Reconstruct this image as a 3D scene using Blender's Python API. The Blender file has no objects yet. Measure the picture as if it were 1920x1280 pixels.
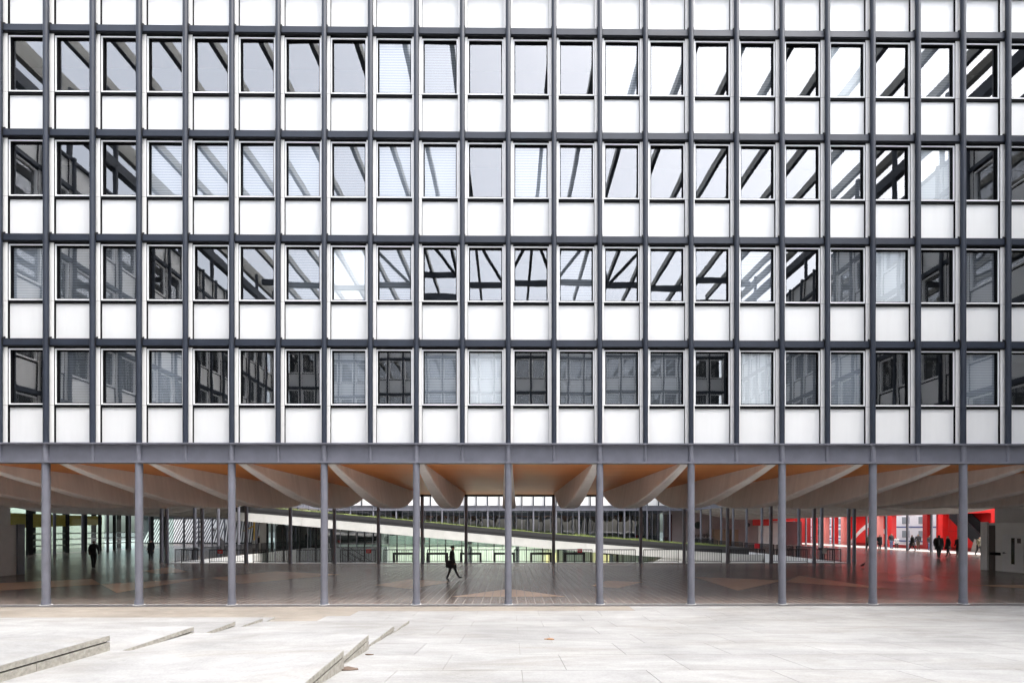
import bpy, bmesh, math, random
from mathutils import Matrix, Vector
random.seed(7)
R = math.radians
sc = bpy.context.scene
COL = sc.collection

# ------------------------------------------------------------------ camera
CAM = dict(x=0.10, y=-16.4, z=2.55, yaw=0.5, lens=17.62)
cam = bpy.data.cameras.new('camera'); camo = bpy.data.objects.new('camera', cam); COL.objects.link(camo)
camo.location = (CAM['x'], CAM['y'], CAM['z'])
camo.rotation_euler = (R(90), 0, R(-CAM['yaw']))
cam.sensor_width = 36; cam.lens = CAM['lens']
cam.shift_y = 0.1802; cam.shift_x = -0.0036
cam.clip_start = 0.1; cam.clip_end = 2000
sc.camera = camo

# ------------------------------------------------------------------ sky, sun, exposure
SUN_EL, SUN_AZ = 64, 126      # azimuth measured clockwise from +Y: light comes high from the right, behind thin cloud
w = bpy.data.worlds.new('World'); sc.world = w; w.use_nodes = True
nt = w.node_tree; nt.nodes.clear()
out = nt.nodes.new('ShaderNodeOutputWorld'); bg = nt.nodes.new('ShaderNodeBackground')
sky = nt.nodes.new('ShaderNodeTexSky'); sky.sky_type = 'NISHITA'; sky.sun_disc = False
sky.sun_elevation = R(SUN_EL); sky.sun_rotation = R(SUN_AZ); sky.air_density = 1.0; sky.dust_density = 4.0; sky.ozone_density = 1.0
hs = nt.nodes.new('ShaderNodeHueSaturation'); hs.inputs['Saturation'].default_value = 0.4
nt.links.new(sky.outputs[0], hs.inputs['Color']); nt.links.new(hs.outputs[0], bg.inputs['Color'])
bg.inputs['Strength'].default_value = 0.15
nt.links.new(bg.outputs[0], out.inputs[0])
sl = bpy.data.lights.new('sun', 'SUN'); sl.energy = 0.75; sl.angle = R(18); sl.color = (1, 0.96, 0.9)
so = bpy.data.objects.new('sun', sl); COL.objects.link(so)
az = R(SUN_AZ); el = R(SUN_EL)
sdir = Vector((math.sin(az) * math.cos(el), math.cos(az) * math.cos(el), math.sin(el)))
so.rotation_euler = (-sdir).to_track_quat('-Z', 'Y').to_euler(); so.location = (0, -30, 60)
vs = sc.view_settings
vs.view_transform = 'Standard'; vs.look = 'None'; vs.gamma = 1; vs.use_curve_mapping = False
vs.exposure = 2.22
sc.render.engine = 'CYCLES'
cy = sc.cycles
cy.use_denoising = True; cy.max_bounces = 10; cy.diffuse_bounces = 8; cy.glossy_bounces = 5
cy.transparent_max_bounces = 24; cy.transmission_bounces = 4; cy.sample_clamp_indirect = 5
cy.caustics_reflective = True; cy.caustics_refractive = False; cy.blur_glossy = 1.0

# ------------------------------------------------------------------ materials
MATS = {}
def mat(name, color, rough=0.5, var=0.0, scale=2.0, metal=0.0, bump=0.0, bscale=30.0, spec=0.5, stretch=(1, 1, 1), rand=0.0, emit=None, rvar=0.0):
    if name in MATS: return MATS[name]
    m = bpy.data.materials.new(name); m.use_nodes = True; n = m.node_tree.nodes; l = m.node_tree.links
    b = n['Principled BSDF']; b.inputs['Roughness'].default_value = rough; b.inputs['Metallic'].default_value = metal
    b.inputs['Specular IOR Level'].default_value = spec
    c = (*color, 1); b.inputs['Base Color'].default_value = c
    geo = n.new('ShaderNodeNewGeometry'); mp = n.new('ShaderNodeMapping'); mp.inputs['Scale'].default_value = stretch
    l.new(geo.outputs['Position'], mp.inputs['Vector'])
    if var or rand:
        nz = n.new('ShaderNodeTexNoise'); nz.inputs['Scale'].default_value = scale; nz.inputs['Detail'].default_value = 8; nz.inputs['Roughness'].default_value = 0.62
        l.new(mp.outputs[0], nz.inputs['Vector'])
        mr = n.new('ShaderNodeMapRange'); mr.inputs[1].default_value = 0.28; mr.inputs[2].default_value = 0.72
        mr.inputs[3].default_value = 1 - var; mr.inputs[4].default_value = 1 + var * 0.6
        l.new(nz.outputs['Fac'], mr.inputs[0]); val = mr.outputs[0]
        if rand:
            oi = n.new('ShaderNodeObjectInfo'); m2 = n.new('ShaderNodeMapRange'); m2.inputs[3].default_value = 1 - rand; m2.inputs[4].default_value = 1 + rand * 0.5
            l.new(oi.outputs['Random'], m2.inputs[0]); mu = n.new('ShaderNodeMath'); mu.operation = 'MULTIPLY'
            l.new(val, mu.inputs[0]); l.new(m2.outputs[0], mu.inputs[1]); val = mu.outputs[0]
        vm = n.new('ShaderNodeVectorMath'); vm.operation = 'SCALE'; vm.inputs[0].default_value = color; l.new(val, vm.inputs['Scale'])
        l.new(vm.outputs[0], b.inputs['Base Color'])
        if rvar:
            m3 = n.new('ShaderNodeMapRange'); m3.inputs[1].default_value = .3; m3.inputs[2].default_value = .7; m3.inputs[3].default_value = rough - rvar; m3.inputs[4].default_value = rough + rvar
            l.new(nz.outputs['Fac'], m3.inputs[0]); l.new(m3.outputs[0], b.inputs['Roughness'])
    if bump:
        n2 = n.new('ShaderNodeTexNoise'); n2.inputs['Scale'].default_value = bscale; n2.inputs['Detail'].default_value = 6
        l.new(mp.outputs[0], n2.inputs['Vector']); bp = n.new('ShaderNodeBump'); bp.inputs['Strength'].default_value = bump; bp.inputs['Distance'].default_value = 0.01
        l.new(n2.outputs['Fac'], bp.inputs['Height']); l.new(bp.outputs[0], b.inputs['Normal'])
    if emit:
        b.inputs['Emission Color'].default_value = (*emit[:3], 1); b.inputs['Emission Strength'].default_value = emit[3]
    MATS[name] = m
    return m

def glass(name, refl=0.3, tint=(0.75, 0.82, 0.85), gl=(1, 1, 1), wav=0.02, rough=0.0):
    m = bpy.data.materials.new(name); m.use_nodes = True; n = m.node_tree.nodes; l = m.node_tree.links; n.clear()
    o = n.new('ShaderNodeOutputMaterial'); mx = n.new('ShaderNodeMixShader'); tr = n.new('ShaderNodeBsdfTransparent'); g = n.new('ShaderNodeBsdfGlossy')
    tr.inputs[0].default_value = (*tint, 1); g.inputs['Color'].default_value = (*gl, 1); g.inputs['Roughness'].default_value = rough
    fr = n.new('ShaderNodeLayerWeight'); fr.inputs[0].default_value = 0.5
    pw = n.new('ShaderNodeMath'); pw.operation = 'POWER'; pw.inputs[1].default_value = 4.0; l.new(fr.outputs['Facing'], pw.inputs[0])
    ad = n.new('ShaderNodeMath'); ad.operation = 'MULTIPLY_ADD'; ad.inputs[1].default_value = 0.7; ad.inputs[2].default_value = refl + .03; ad.use_clamp = True
    l.new(pw.outputs[0], ad.inputs[0]); l.new(ad.outputs[0], mx.inputs[0]); l.new(tr.outputs[0], mx.inputs[1]); l.new(g.outputs[0], mx.inputs[2]); l.new(mx.outputs[0], o.inputs[0])
    if wav:
        geo = n.new('ShaderNodeNewGeometry'); nz = n.new('ShaderNodeTexNoise'); nz.inputs['Scale'].default_value = 0.9; nz.inputs['Detail'].default_value = 1.0
        l.new(geo.outputs['Position'], nz.inputs['Vector']); bp = n.new('ShaderNodeBump'); bp.inputs['Strength'].default_value = 1.0; bp.inputs['Distance'].default_value = wav
        l.new(nz.outputs['Fac'], bp.inputs['Height']); l.new(bp.outputs[0], g.inputs['Normal'])
    return m

STEEL = mat('steel_dark', (0.021, 0.027, 0.042), 0.45, 0.25, 1.3, bump=0.05, spec=0.38)
STEELC = mat('steel_column', (0.155, 0.157, 0.185), 0.4, 0.18, 1.6, bump=0.05, rvar=.08)
STEELN = mat('steel_near_black', (0.012, 0.0125, 0.015), 0.55, 0.2, 3, spec=0.25)
WHITE = mat('panel_white', (0.735, 0.735, 0.725), 0.42, 0.035, 1.1, rand=0.03, stretch=(3, 3, 0.35))
STRIPM = mat('strip_white', (0.87, 0.855, 0.83), 0.45, 0.04, 1.5, rand=0.05)
FRAMEW = mat('frame_white', (0.88, 0.88, 0.88), 0.4)
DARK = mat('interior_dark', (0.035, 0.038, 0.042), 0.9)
BLACK = mat('black_gasket', (0.005, 0.005, 0.006), 0.9, spec=0.08)
GLASS = glass('window_glass', 0.19, tint=(0.9, 0.93, 0.94), wav=0.0012)
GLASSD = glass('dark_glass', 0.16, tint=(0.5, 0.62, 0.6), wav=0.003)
GLASSG = glass('green_glass', 0.14, tint=(0.72, 0.85, 0.79), gl=(0.85, 1.0, 0.95), wav=0.003)
CONC = mat('fin_concrete', (0.80, 0.775, 0.74), 0.7, 0.12, 1.2, bump=0.12, bscale=14, stretch=(1, 2.5, 0.3))
GREYW = mat('grey_painted_wall', (0.62, 0.60, 0.59), 0.6, 0.1, 1.5)
def stone_mat(name, base, stain, rand):
    m = bpy.data.materials.new(name); m.use_nodes = True; n = m.node_tree.nodes; l = m.node_tree.links; b = n['Principled BSDF']; b.inputs['Roughness'].default_value = .72
    geo = n.new('ShaderNodeNewGeometry')
    def noise(sc_, det, st, dist=0, rough=.6):
        mp = n.new('ShaderNodeMapping'); mp.inputs['Scale'].default_value = st; mp.inputs['Rotation'].default_value = (0, 0, .35); l.new(geo.outputs['Position'], mp.inputs['Vector'])
        z = n.new('ShaderNodeTexNoise'); z.inputs['Scale'].default_value = sc_; z.inputs['Detail'].default_value = det; z.inputs['Distortion'].default_value = dist; z.inputs['Roughness'].default_value = rough; l.new(mp.outputs[0], z.inputs['Vector']); return z.outputs['Fac']
    def rng(v, a, b_, c, d):
        r = n.new('ShaderNodeMapRange'); r.inputs[1].default_value = a; r.inputs[2].default_value = b_; r.inputs[3].default_value = c; r.inputs[4].default_value = d; l.new(v, r.inputs[0]); return r.outputs[0]
    def mul(a, b_):
        q = n.new('ShaderNodeMath'); q.operation = 'MULTIPLY'; l.new(a, q.inputs[0]); l.new(b_, q.inputs[1]); return q.outputs[0]
    v = mul(rng(noise(.35, 6, (1, 1, 1), .4), .35, .65, .84, 1.08), rng(noise(1.6, 9, (.5, 1.3, 1), .8, .72), .35, .68, .80, 1.08))
    v = mul(v, rng(noise(28, 5, (1, 1, 1), 0, .7), .3, .7, .86, 1.08))
    v = mul(v, rng(noise(7, 6, (1, 1, 1), 0, .75), .63, .72, 1.0, .66))
    oi = n.new('ShaderNodeObjectInfo'); v = mul(v, rng(oi.outputs['Random'], 0, 1, 1 - rand, 1 + rand))
    mx = n.new('ShaderNodeMix'); mx.data_type = 'RGBA'; mx.inputs[6].default_value = (*base, 1); mx.inputs[7].default_value = (*stain, 1); l.new(rng(noise(.55, 7, (.35, 1.2, 1), 1.2, .65), .48, .72, 0, .75), mx.inputs[0])
    vm = n.new('ShaderNodeVectorMath'); vm.operation = 'SCALE'; l.new(mx.outputs[2], vm.inputs[0]); l.new(v, vm.inputs['Scale']); l.new(vm.outputs[0], b.inputs['Base Color'])
    bp = n.new('ShaderNodeBump'); bp.inputs['Strength'].default_value = .3; bp.inputs['Distance'].default_value = .004; l.new(noise(55, 5, (1, 1, 1)), bp.inputs['Height']); l.new(bp.outputs[0], b.inputs['Normal'])
    return m
STONE = stone_mat('plaza_stone', (0.365, 0.359, 0.348), (0.288, 0.271, 0.243), .04)
GRAN = mat('granite_face', (0.37, 0.35, 0.305), 0.8, 0.35, 14, bump=0.3, bscale=90)
KERBM = mat('pale_kerb', (0.66, 0.66, 0.65), 0.6, 0.1, 3)
BORD = mat('border_stone', (0.115, 0.108, 0.108), 0.35, 0.2, 3, rand=.15)
RED = mat('red_paint', (0.78, 0.022, 0.02), 0.45, 0.08, 1)
REDD = mat('red_dark', (0.35, 0.015, 0.015), 0.5, 0.1, 1)
PINK = mat('pale_red_glow', (0.85, 0.30, 0.26), 0.5)  # glow on some pillars, put into a paler red
WHITEP = mat('white_paint', (0.8, 0.8, 0.8), 0.5, 0.05, 2)
YEL = mat('yellow_soffit', (0.80, 0.50, 0.09), 0.5, 0.1, 1)
TEAL = mat('pale_green_wall', (0.66, 0.69, 0.63), 0.7, 0.15, 0.8)
GRASSM = mat('grass_blades', (0.25, 0.31, 0.09), 0.7, 0.5, 1.3)
SIGNR = mat('sign_red', (0.55, 0.02, 0.03), 0.4)
WOODC = mat('cabinet_wood', (0.36, 0.26, 0.18), 0.5, 0.2, 2, stretch=(6, 6, .6))
MAUVE = mat('mauve_wall', (0.45, 0.37, 0.37), 0.7, 0.1, 1)
BLINDM = None

def blind_mat(name, c1, c2, pitch):
    m = bpy.data.materials.new(name); m.use_nodes = True; n = m.node_tree.nodes; l = m.node_tree.links; b = n['Principled BSDF']
    geo = n.new('ShaderNodeNewGeometry'); wv = n.new('ShaderNodeTexWave'); wv.bands_direction = 'Z'; wv.inputs['Scale'].default_value = pitch; wv.inputs['Distortion'].default_value = 0.6; wv.inputs['Detail Scale'].default_value = .5
    l.new(geo.outputs['Position'], wv.inputs['Vector']); mx = n.new('ShaderNodeMix'); mx.data_type = 'RGBA'
    mx.inputs[6].default_value = (*c1, 1); mx.inputs[7].default_value = (*c2, 1); l.new(wv.outputs['Fac'], mx.inputs[0]); l.new(mx.outputs[2], b.inputs['Base Color']); b.inputs['Roughness'].default_value = .6
    return m
BL_W = blind_mat('blind_white', (0.80, 0.81, 0.84), (0.90, 0.91, 0.92), 3.6)
BL_G = blind_mat('blind_grey', (0.20, 0.22, 0.25), (0.34, 0.36, 0.40), 3.6)
BL_D = blind_mat('blind_dark', (0.06, 0.066, 0.075), (0.12, 0.13, 0.15), 3.6)

def tile_mat(name, c1, c2, mortar, wet=True, size=0.3, ms=0.019):
    m = bpy.data.materials.new(name); m.use_nodes = True; n = m.node_tree.nodes; l = m.node_tree.links; b = n['Principled BSDF']
    geo = n.new('ShaderNodeNewGeometry'); br = n.new('ShaderNodeTexBrick'); br.offset = 0; br.inputs['Scale'].default_value = 1
    br.inputs['Brick Width'].default_value = size; br.inputs['Row Height'].default_value = size; br.inputs['Mortar Size'].default_value = ms; br.inputs['Mortar Smooth'].default_value = .3
    br.inputs['Color1'].default_value = (*c1, 1); br.inputs['Color2'].default_value = (*c2, 1); br.inputs['Mortar'].default_value = (*mortar, 1)
    l.new(geo.outputs['Position'], br.inputs['Vector'])
    nz = n.new('ShaderNodeTexNoise'); nz.inputs['Scale'].default_value = 0.45; nz.inputs['Detail'].default_value = 7; nz.inputs['Roughness'].default_value = .6
    l.new(geo.outputs['Position'], nz.inputs['Vector'])
    mr = n.new('ShaderNodeMapRange'); mr.inputs[1].default_value = .3; mr.inputs[2].default_value = .7; mr.inputs[3].default_value = .88; mr.inputs[4].default_value = 1.1
    l.new(nz.outputs['Fac'], mr.inputs[0]); vm = n.new('ShaderNodeVectorMath'); vm.operation = 'SCALE'; l.new(br.outputs['Color'], vm.inputs[0]); l.new(mr.outputs[0], vm.inputs['Scale']); l.new(vm.outputs[0], b.inputs['Base Color'])
    m2 = n.new('ShaderNodeMapRange'); m2.inputs[1].default_value = .36; m2.inputs[2].default_value = .62; m2.inputs[3].default_value = .25; m2.inputs[4].default_value = .19
    l.new(nz.outputs['Fac'], m2.inputs[0]); l.new(m2.outputs[0], b.inputs['Roughness'])
    nz2 = n.new('ShaderNodeTexNoise'); nz2.inputs['Scale'].default_value = 9; nz2.inputs['Detail'].default_value = 4; l.new(geo.outputs['Position'], nz2.inputs['Vector'])
    bp = n.new('ShaderNodeBump'); bp.inputs['Strength'].default_value = .06; bp.inputs['Distance'].default_value = .004; l.new(nz2.outputs['Fac'], bp.inputs['Height'])
    b2 = n.new('ShaderNodeBump'); b2.invert = True; b2.inputs['Strength'].default_value = .5; b2.inputs['Distance'].default_value = .004; l.new(br.outputs['Fac'], b2.inputs['Height']); l.new(bp.outputs[0], b2.inputs['Normal']); l.new(b2.outputs[0], b.inputs['Normal'])
    b.inputs['Specular IOR Level'].default_value = .27
    return m
FLOORM = tile_mat('floor_tiles', (0.118, 0.092, 0.079), (0.15, 0.119, 0.103), (0.37, 0.315, 0.275))
INLAYSUNM = tile_mat('inlay_and_sun_tiles', (0.66, 0.44, 0.29), (0.70, 0.48, 0.32), (0.52, 0.38, 0.29))

def wood_mat():
    m = bpy.data.materials.new('soffit_wood'); m.use_nodes = True; n = m.node_tree.nodes; l = m.node_tree.links; b = n['Principled BSDF']
    geo = n.new('ShaderNodeNewGeometry'); mp = n.new('ShaderNodeMapping'); mp.inputs['Scale'].default_value = (0.25, 5, 1); l.new(geo.outputs['Position'], mp.inputs['Vector'])
    nz = n.new('ShaderNodeTexNoise'); nz.inputs['Scale'].default_value = 1.2; nz.inputs['Detail'].default_value = 8; l.new(mp.outputs[0], nz.inputs['Vector'])
    cr = n.new('ShaderNodeValToRGB'); cr.color_ramp.elements[0].position = .3; cr.color_ramp.elements[0].color = (0.66, 0.225, 0.05, 1); cr.color_ramp.elements[1].position = .7; cr.color_ramp.elements[1].color = (0.80, 0.32, 0.085, 1)
    l.new(nz.outputs['Fac'], cr.inputs[0]); l.new(cr.outputs[0], b.inputs['Base Color']); b.inputs['Roughness'].default_value = .45
    return m
WOOD = wood_mat()

# ------------------------------------------------------------------ mesh helpers
class MB:
    def __init__(s): s.v = []; s.f = []; s.m = []; s.sm = []
    def add(s, vs, fs, mi=0, smooth=False):
        o = len(s.v); s.v += [tuple(v) for v in vs]; s.f += [tuple(i + o for i in f) for f in fs]; s.m += [mi] * len(fs); s.sm += [smooth] * len(fs); return s
    def box(s, x0, x1, y0, y1, z0, z1, mi=0):
        v = [(x, y, z) for z in (z0, z1) for y in (y0, y1) for x in (x0, x1)]
        return s.add(v, [(0, 2, 3, 1), (4, 5, 7, 6), (0, 1, 5, 4), (2, 6, 7, 3), (0, 4, 6, 2), (1, 3, 7, 5)], mi)
    def tube(s, p, q, r, n=16, r2=None, mi=0, cap=True):
        p = Vector(p); q = Vector(q); d = (q - p).normalized(); r2 = r if r2 is None else r2
        a = Vector((0, 0, 1)) if abs(d.z) < .9 else Vector((1, 0, 0)); u = d.cross(a).normalized(); w_ = d.cross(u)
        v = []
        for c, rr in ((p, r), (q, r2)):
            v += [c + (u * math.cos(2 * math.pi * i / n) + w_ * math.sin(2 * math.pi * i / n)) * rr for i in range(n)]
        s.add(v, [(i, i + n, (i + 1) % n + n, (i + 1) % n) for i in range(n)], mi, True)
        if cap: s.add(v[:n], [tuple(range(n))], mi); s.add(v[n:], [tuple(reversed(range(n)))], mi)
        return s
    def loft(s, rings, mi=0, smooth=True, cap=True):
        n = len(rings[0]); v = [p for r in rings for p in r]; f = []
        for k in range(len(rings) - 1):
            for i in range(n): f.append((k * n + i, k * n + (i + 1) % n, (k + 1) * n + (i + 1) % n, (k + 1) * n + i))
        s.add(v, f, mi, smooth)
        if cap: s.add(rings[0], [tuple(reversed(range(n)))], mi); s.add(rings[-1], [tuple(range(n))], mi)
        return s
    def prism(s, poly, axis, a, b, mi=0):   # poly of 2-tuples; axis 'x','y','z' extruded from a to b
        def pt(p, t): return (t, p[0], p[1]) if axis == 'x' else (p[0], t, p[1]) if axis == 'y' else (p[0], p[1], t)
        n = len(poly); v = [pt(p, a) for p in poly] + [pt(p, b) for p in poly]
        return s.add(v, [tuple(range(n)), tuple(reversed(range(n, 2 * n)))] + [(i, i + n, (i + 1) % n + n, (i + 1) % n) for i in range(n)], mi)
    def mesh(s, name, mats):
        me = bpy.data.meshes.new(name); me.from_pydata(s.v, [], s.f)
        for m in (mats if isinstance(mats, (list, tuple)) else [mats]): me.materials.append(m)
        me.polygons.foreach_set('material_index', s.m); me.polygons.foreach_set('use_smooth', s.sm)
        bm = bmesh.new(); bm.from_mesh(me); bmesh.ops.recalc_face_normals(bm, faces=bm.faces); bm.to_mesh(me); bm.free()
        me.update(); return me

WM = {}   # world matrices of roots and parts, by object name
def root(name, label, cat, loc=(0, 0, 0), rz=0, group=None):
    o = bpy.data.objects.new(name, None); COL.objects.link(o); o.location = loc; o.rotation_euler = (0, 0, rz); o.empty_display_size = .2
    o['label'] = label; o['category'] = cat
    if group: o['group'] = group
    WM[o.name] = Matrix.Translation(loc) @ Matrix.Rotation(rz, 4, 'Z'); return o
def put(name, me, parent=None, M=None, world=True):
    """link a mesh as an object; M is its world matrix (world=True) or local to the parent"""
    o = bpy.data.objects.new(name, me); COL.objects.link(o); M = M if M is not None else Matrix()
    if parent is not None:
        o.parent = parent; P = WM[parent.name]
        if world: o.matrix_basis = P.inverted() @ M; WM[o.name] = M
        else: o.matrix_basis = M; WM[o.name] = P @ M
    else: o.matrix_basis = M; WM[o.name] = M
    return o
def tag(o, label, cat, group=None):
    o['label'] = label; o['category'] = cat
    if group: o['group'] = group
    return o
def struct(name, mb, mats):
    o = put(name, mb.mesh(name, mats)); o['kind'] = 'structure'; return o
T = lambda x, y, z=0: Matrix.Translation((x, y, z))
RZ = lambda a: Matrix.Rotation(a, 4, 'Z')

# ------------------------------------------------------------------ setting: ground sheets
EDGE = -2.9; SLOPE = 0.075; YTOP = -10.4
def z3(y): return SLOPE * max(0, min(EDGE, y) * -1 + EDGE) if y > YTOP else SLOPE * (EDGE - YTOP)
g = MB().box(-400, 400, -400, 400, -3.2, -2.45)
struct('ground', g, mat('asphalt', (0.07, 0.07, 0.07), 0.9, 0.2, 0.5))
pl = MB(); ys = [-0.42, EDGE, YTOP, -60]
zs = [-0.008, -0.008, z3(YTOP + .001) - .008, z3(YTOP + .001) - .008]
for a in range(3):
    pl.add([(-60, ys[a], zs[a]), (60, ys[a], zs[a]), (60, ys[a + 1], zs[a + 1]), (-60, ys[a + 1], zs[a + 1])], [(0, 3, 2, 1)])
plaza = struct('plaza', pl, mat('plaza_joint', (0.25, 0.24, 0.22), 0.9, 0.2, 2))
TAN = stone_mat('tan_stone', (0.325, 0.288, 0.243), (0.27, 0.23, 0.185), .04)
SLABM = {}
def slab_mesh(wd, dp, tl, m, key):
    if key not in SLABM:
        mb = MB(); e = .004
        mb.add([(e, e, 0), (wd - e, e, 0), (wd - e, dp - e, tl * (dp - e)), (e, dp - e, tl * (dp - e)), (e, e, -.02), (wd - e, e, -.02), (wd - e, dp - e, tl * dp - .02), (e, dp - e, tl * dp - .02)],
               [(0, 1, 2, 3), (0, 4, 5, 1), (1, 5, 6, 2), (2, 6, 7, 3), (3, 7, 4, 0)])
        SLABM[key] = mb.mesh('slab', m)
    return SLABM[key]
# slab rows, front to back; each slab its own object
rows = [(-0.42, 0.84), (-1.26, 0.82), (-2.08, 0.82)]
yy = -2.9
while yy > YTOP + .01: rows.append((yy, 1.25)); yy -= 1.25
for ri, (yb, dp) in enumerate(rows):
    wd = 1.8; half = (16.4 + yb) * 1.04 + 1.5; y0 = yb - dp
    n0 = math.ceil(half / wd); off = 0.9 if ri % 2 else 0.25
    for k in range(-n0, n0 + 1):
        x0 = k * wd + off
        if yb < -3.0 and x0 + wd < -2.4: continue
        if yb > -2.85:
            tan = (x0 < -4.5 - ri * .8) or (ri == 0 and x0 < 3)
            me = slab_mesh(wd, dp, 0, TAN if tan else STONE, ('f', ri, tan)); z = 0
        else:
            me = slab_mesh(wd, dp, -SLOPE, STONE, ('s',)); z = z3(y0)
        put('paving_slab', me, plaza, T(x0, y0, z))
# stone steps: wedge blocks that rise from the sloping plaza towards the left
def hexa(mb, top, bot, mi=0):   # four top corners and the four below them
    return mb.add(list(top) + list(bot), [(0, 1, 2, 3), (7, 6, 5, 4), (0, 4, 5, 1), (1, 5, 6, 2), (2, 6, 7, 3), (3, 7, 4, 0)], mi)
def flight(name, label, xl, base, segs):
    """segs: right edge (x, y_front, y_back, h_front, h_back) and left edge (y_front, y_back, h_front, h_back): stone cap over a dark slot over granite"""
    rt = root(name, label, 'steps', (segs[-1][0], segs[-1][2], 0))
    for (xr, yf, yb, hf, hb, yf2, yb2, hf2, hb2) in segs:
        P4 = [(xr, yf, base(yf) + hf), (xr, yb, base(yb) + hb), (xl, yb2, base(yb2) + hb2), (xl, yf2, base(yf2) + hf2)]
        dn = lambda d, dx=0: [(x + (dx if i < 2 else 0), y, z - d) for i, (x, y, z) in enumerate(P4)]
        c = put('step_cap', hexa(MB(), P4, dn(.085)).mesh('step_cap', [STONE]), rt)
        fa = MB()
        def side(z0a, z0b, z1a, z1b, pr, back): hexa(fa, [(xr + pr, yf + .012, z1a), (xr + pr, yb - .012, z1b), (xr - back, yb - .012, z1b), (xr - back, yf + .012, z1a)], [(xr + pr, yf + .012, z0a), (xr + pr, yb - .012, z0b), (xr - back, yb - .012, z0b), (xr - back, yf + .012, z0a)])
        za, zb = P4[0][2], P4[1][2]
        side(za - .082, zb - .082, za - .006, zb - .006, .006, .03); ym = (yf + yb) / 2
        nbk = max(1, round((yb - yf) / 1.15))
        for q in range(nbk):
            t0, t1 = q / nbk, (q + 1) / nbk; ya_, yb_ = yf + (yb - yf) * t0 + .012, yf + (yb - yf) * t1 - .004; zt0, zt1 = za + (zb - za) * t0 - .108, za + (zb - za) * t1 - .108; pr = .002 + .004 * (q % 2)
            hexa(fa, [(xr + pr, ya_, zt0), (xr + pr, yb_, zt1), (xr - .3, yb_, zt1), (xr - .3, ya_, zt0)], [(xr + pr, ya_, zt0 - .7), (xr + pr, yb_, zt1 - .7), (xr - .3, yb_, zt1 - .7), (xr - .3, ya_, zt0 - .7)])
        put('granite_facing', fa.mesh('granite_facing', [GRAN]), c)
        put('step_core', hexa(MB(), dn(.075, -.05), [(x - (.05 if i < 2 else 0), y, z - .6) for i, (x, y, z) in enumerate(P4)]).mesh('step_core', [BLACK]), c)
    return rt
zB = lambda y: z3(y) - .01
B_ = [(-2.35, -12.0, -9.05, .10, .29), (-2.47, -9.05, -7.35, .10, .28), (-2.55, -7.35, -5.05, .035, .15), (-2.55, -5.05, -3.4, .02, .09)]
A_ = [(-12.0, -8.2), (-8.2, -6.05), (-6.05, -4.5), (-4.5, -3.2)]
flight('stone_steps', 'pale stone wedge steps nearer the middle of the plaza', -6.5, zB, [b + a + (b[3] * .5, b[4] * .5) for b, a in zip(B_, A_)])
def zA(y):
    for (yf, yb), b in zip(A_, B_):
        if yf <= y <= yb: return zB(y) + .5 * (b[3] + (b[4] - b[3]) * (y - yf) / (yb - yf))
    return zB(y)
def zAf(y): return zA(y - 1e-4) if y in (-8.2, -6.05, -4.5, -3.2) else zA(y)
SA = []
for (yf, yb), hf, hb in zip(A_, (.17, .03, .03, .02), (.25, .13, .12, .08)):
    f_ = zA(yf + 1e-4); b__ = zA(yb - 1e-4); SA.append((-6.42, yf, yb, f_ + hf, b__ + hb, yf, yb, f_ + hf, b__ + hb))
SA.append((-6.42, -3.2, -2.5, .02, .04, -3.2, -2.5, .02, .04))
flight('stone_steps', 'pale stone wedge steps at the far left of the plaza', -26, lambda y: 0, SA)

# floor under the building and the wings, with a sunken patio left open
fl = MB()
for (x0, x1, y0, y1) in [(-70, 70, .02, 18.3), (-70, -23.2, 18.3, 49.3), (23.2, 70, 18.3, 49.3), (-70, 70, 49.3, 95)]:
    fl.add([(x0, y0, 0), (x1, y0, 0), (x1, y1, 0), (x0, y1, 0)], [(0, 1, 2, 3)])
floor = struct('passage_floor', fl, FLOORM)
def px(x, y):   # photograph pixel on the floor -> metres (design aid for the inlay and sun strip corners)
    s = (y - 986) / 2.55; d = 940 / s; return ((x - 956) / s, d - 16.4)
for poly in [[(848, 1118), (1065, 1118), (957, 1103)], [(1303, 1081), (1387, 1107), (1474, 1088)], [(1477, 1091), (1680, 1105), (1502, 1079)],
             [(196, 1094), (226, 1110), (392, 1082)], [(179, 1084), (0, 1092), (0, 1106), (196, 1094)], [(272, 1069), (325, 1062), (357, 1071), (300, 1075)],
             [(705, 1096), (770, 1103), (850, 1090), (770, 1085)], [(1110, 1098), (1160, 1102), (1208, 1091), (1140, 1088)], [(1825, 1097), (1990, 1097), (1990, 1107)],  # last shape here paints a strip of sunlight as pale tile
             [(400, 1082), (455, 1093), (640, 1076), (520, 1070)], [(1690, 1084), (1760, 1089), (1730, 1076)]]:
    pts = [px(*p) for p in poly]
    mb = MB().add([(x, y, .004) for x, y in pts], [tuple(range(len(pts)))])
    put('inlay_and_sun_strip', mb.mesh('inlay_and_sun_strip', INLAYSUNM), floor)
bmesh_b = MB().box(.006, .744, .006, .404, -.05, .0).mesh('border_slab', BORD)
for k in range(-30, 30): put('border_slab', bmesh_b, floor, T(k * .75, -.41, .004))
put('pale_joint', MB().box(-24, 24, -.004, .022, -.05, .008).mesh('pale_joint', KERBM), floor)
pt = MB().box(-23.2, 23.2, 18.3, 49.3, -2.44, -2.4); struct('patio_floor', pt, mat('patio_paving', (.42, .41, .36), .8, .2, 1))
kb = MB().box(-23.45, 23.45, 18.18, 18.5, -2.4, .03).box(-23.45, -23.1, 18.5, 49.3, -2.4, .03).box(23.1, 23.45, 18.5, 49.3, -2.4, .03).box(-23.1, 23.1, 49.1, 49.4, -2.4, .03)
kb = struct('patio_kerb', kb, KERBM)

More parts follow.
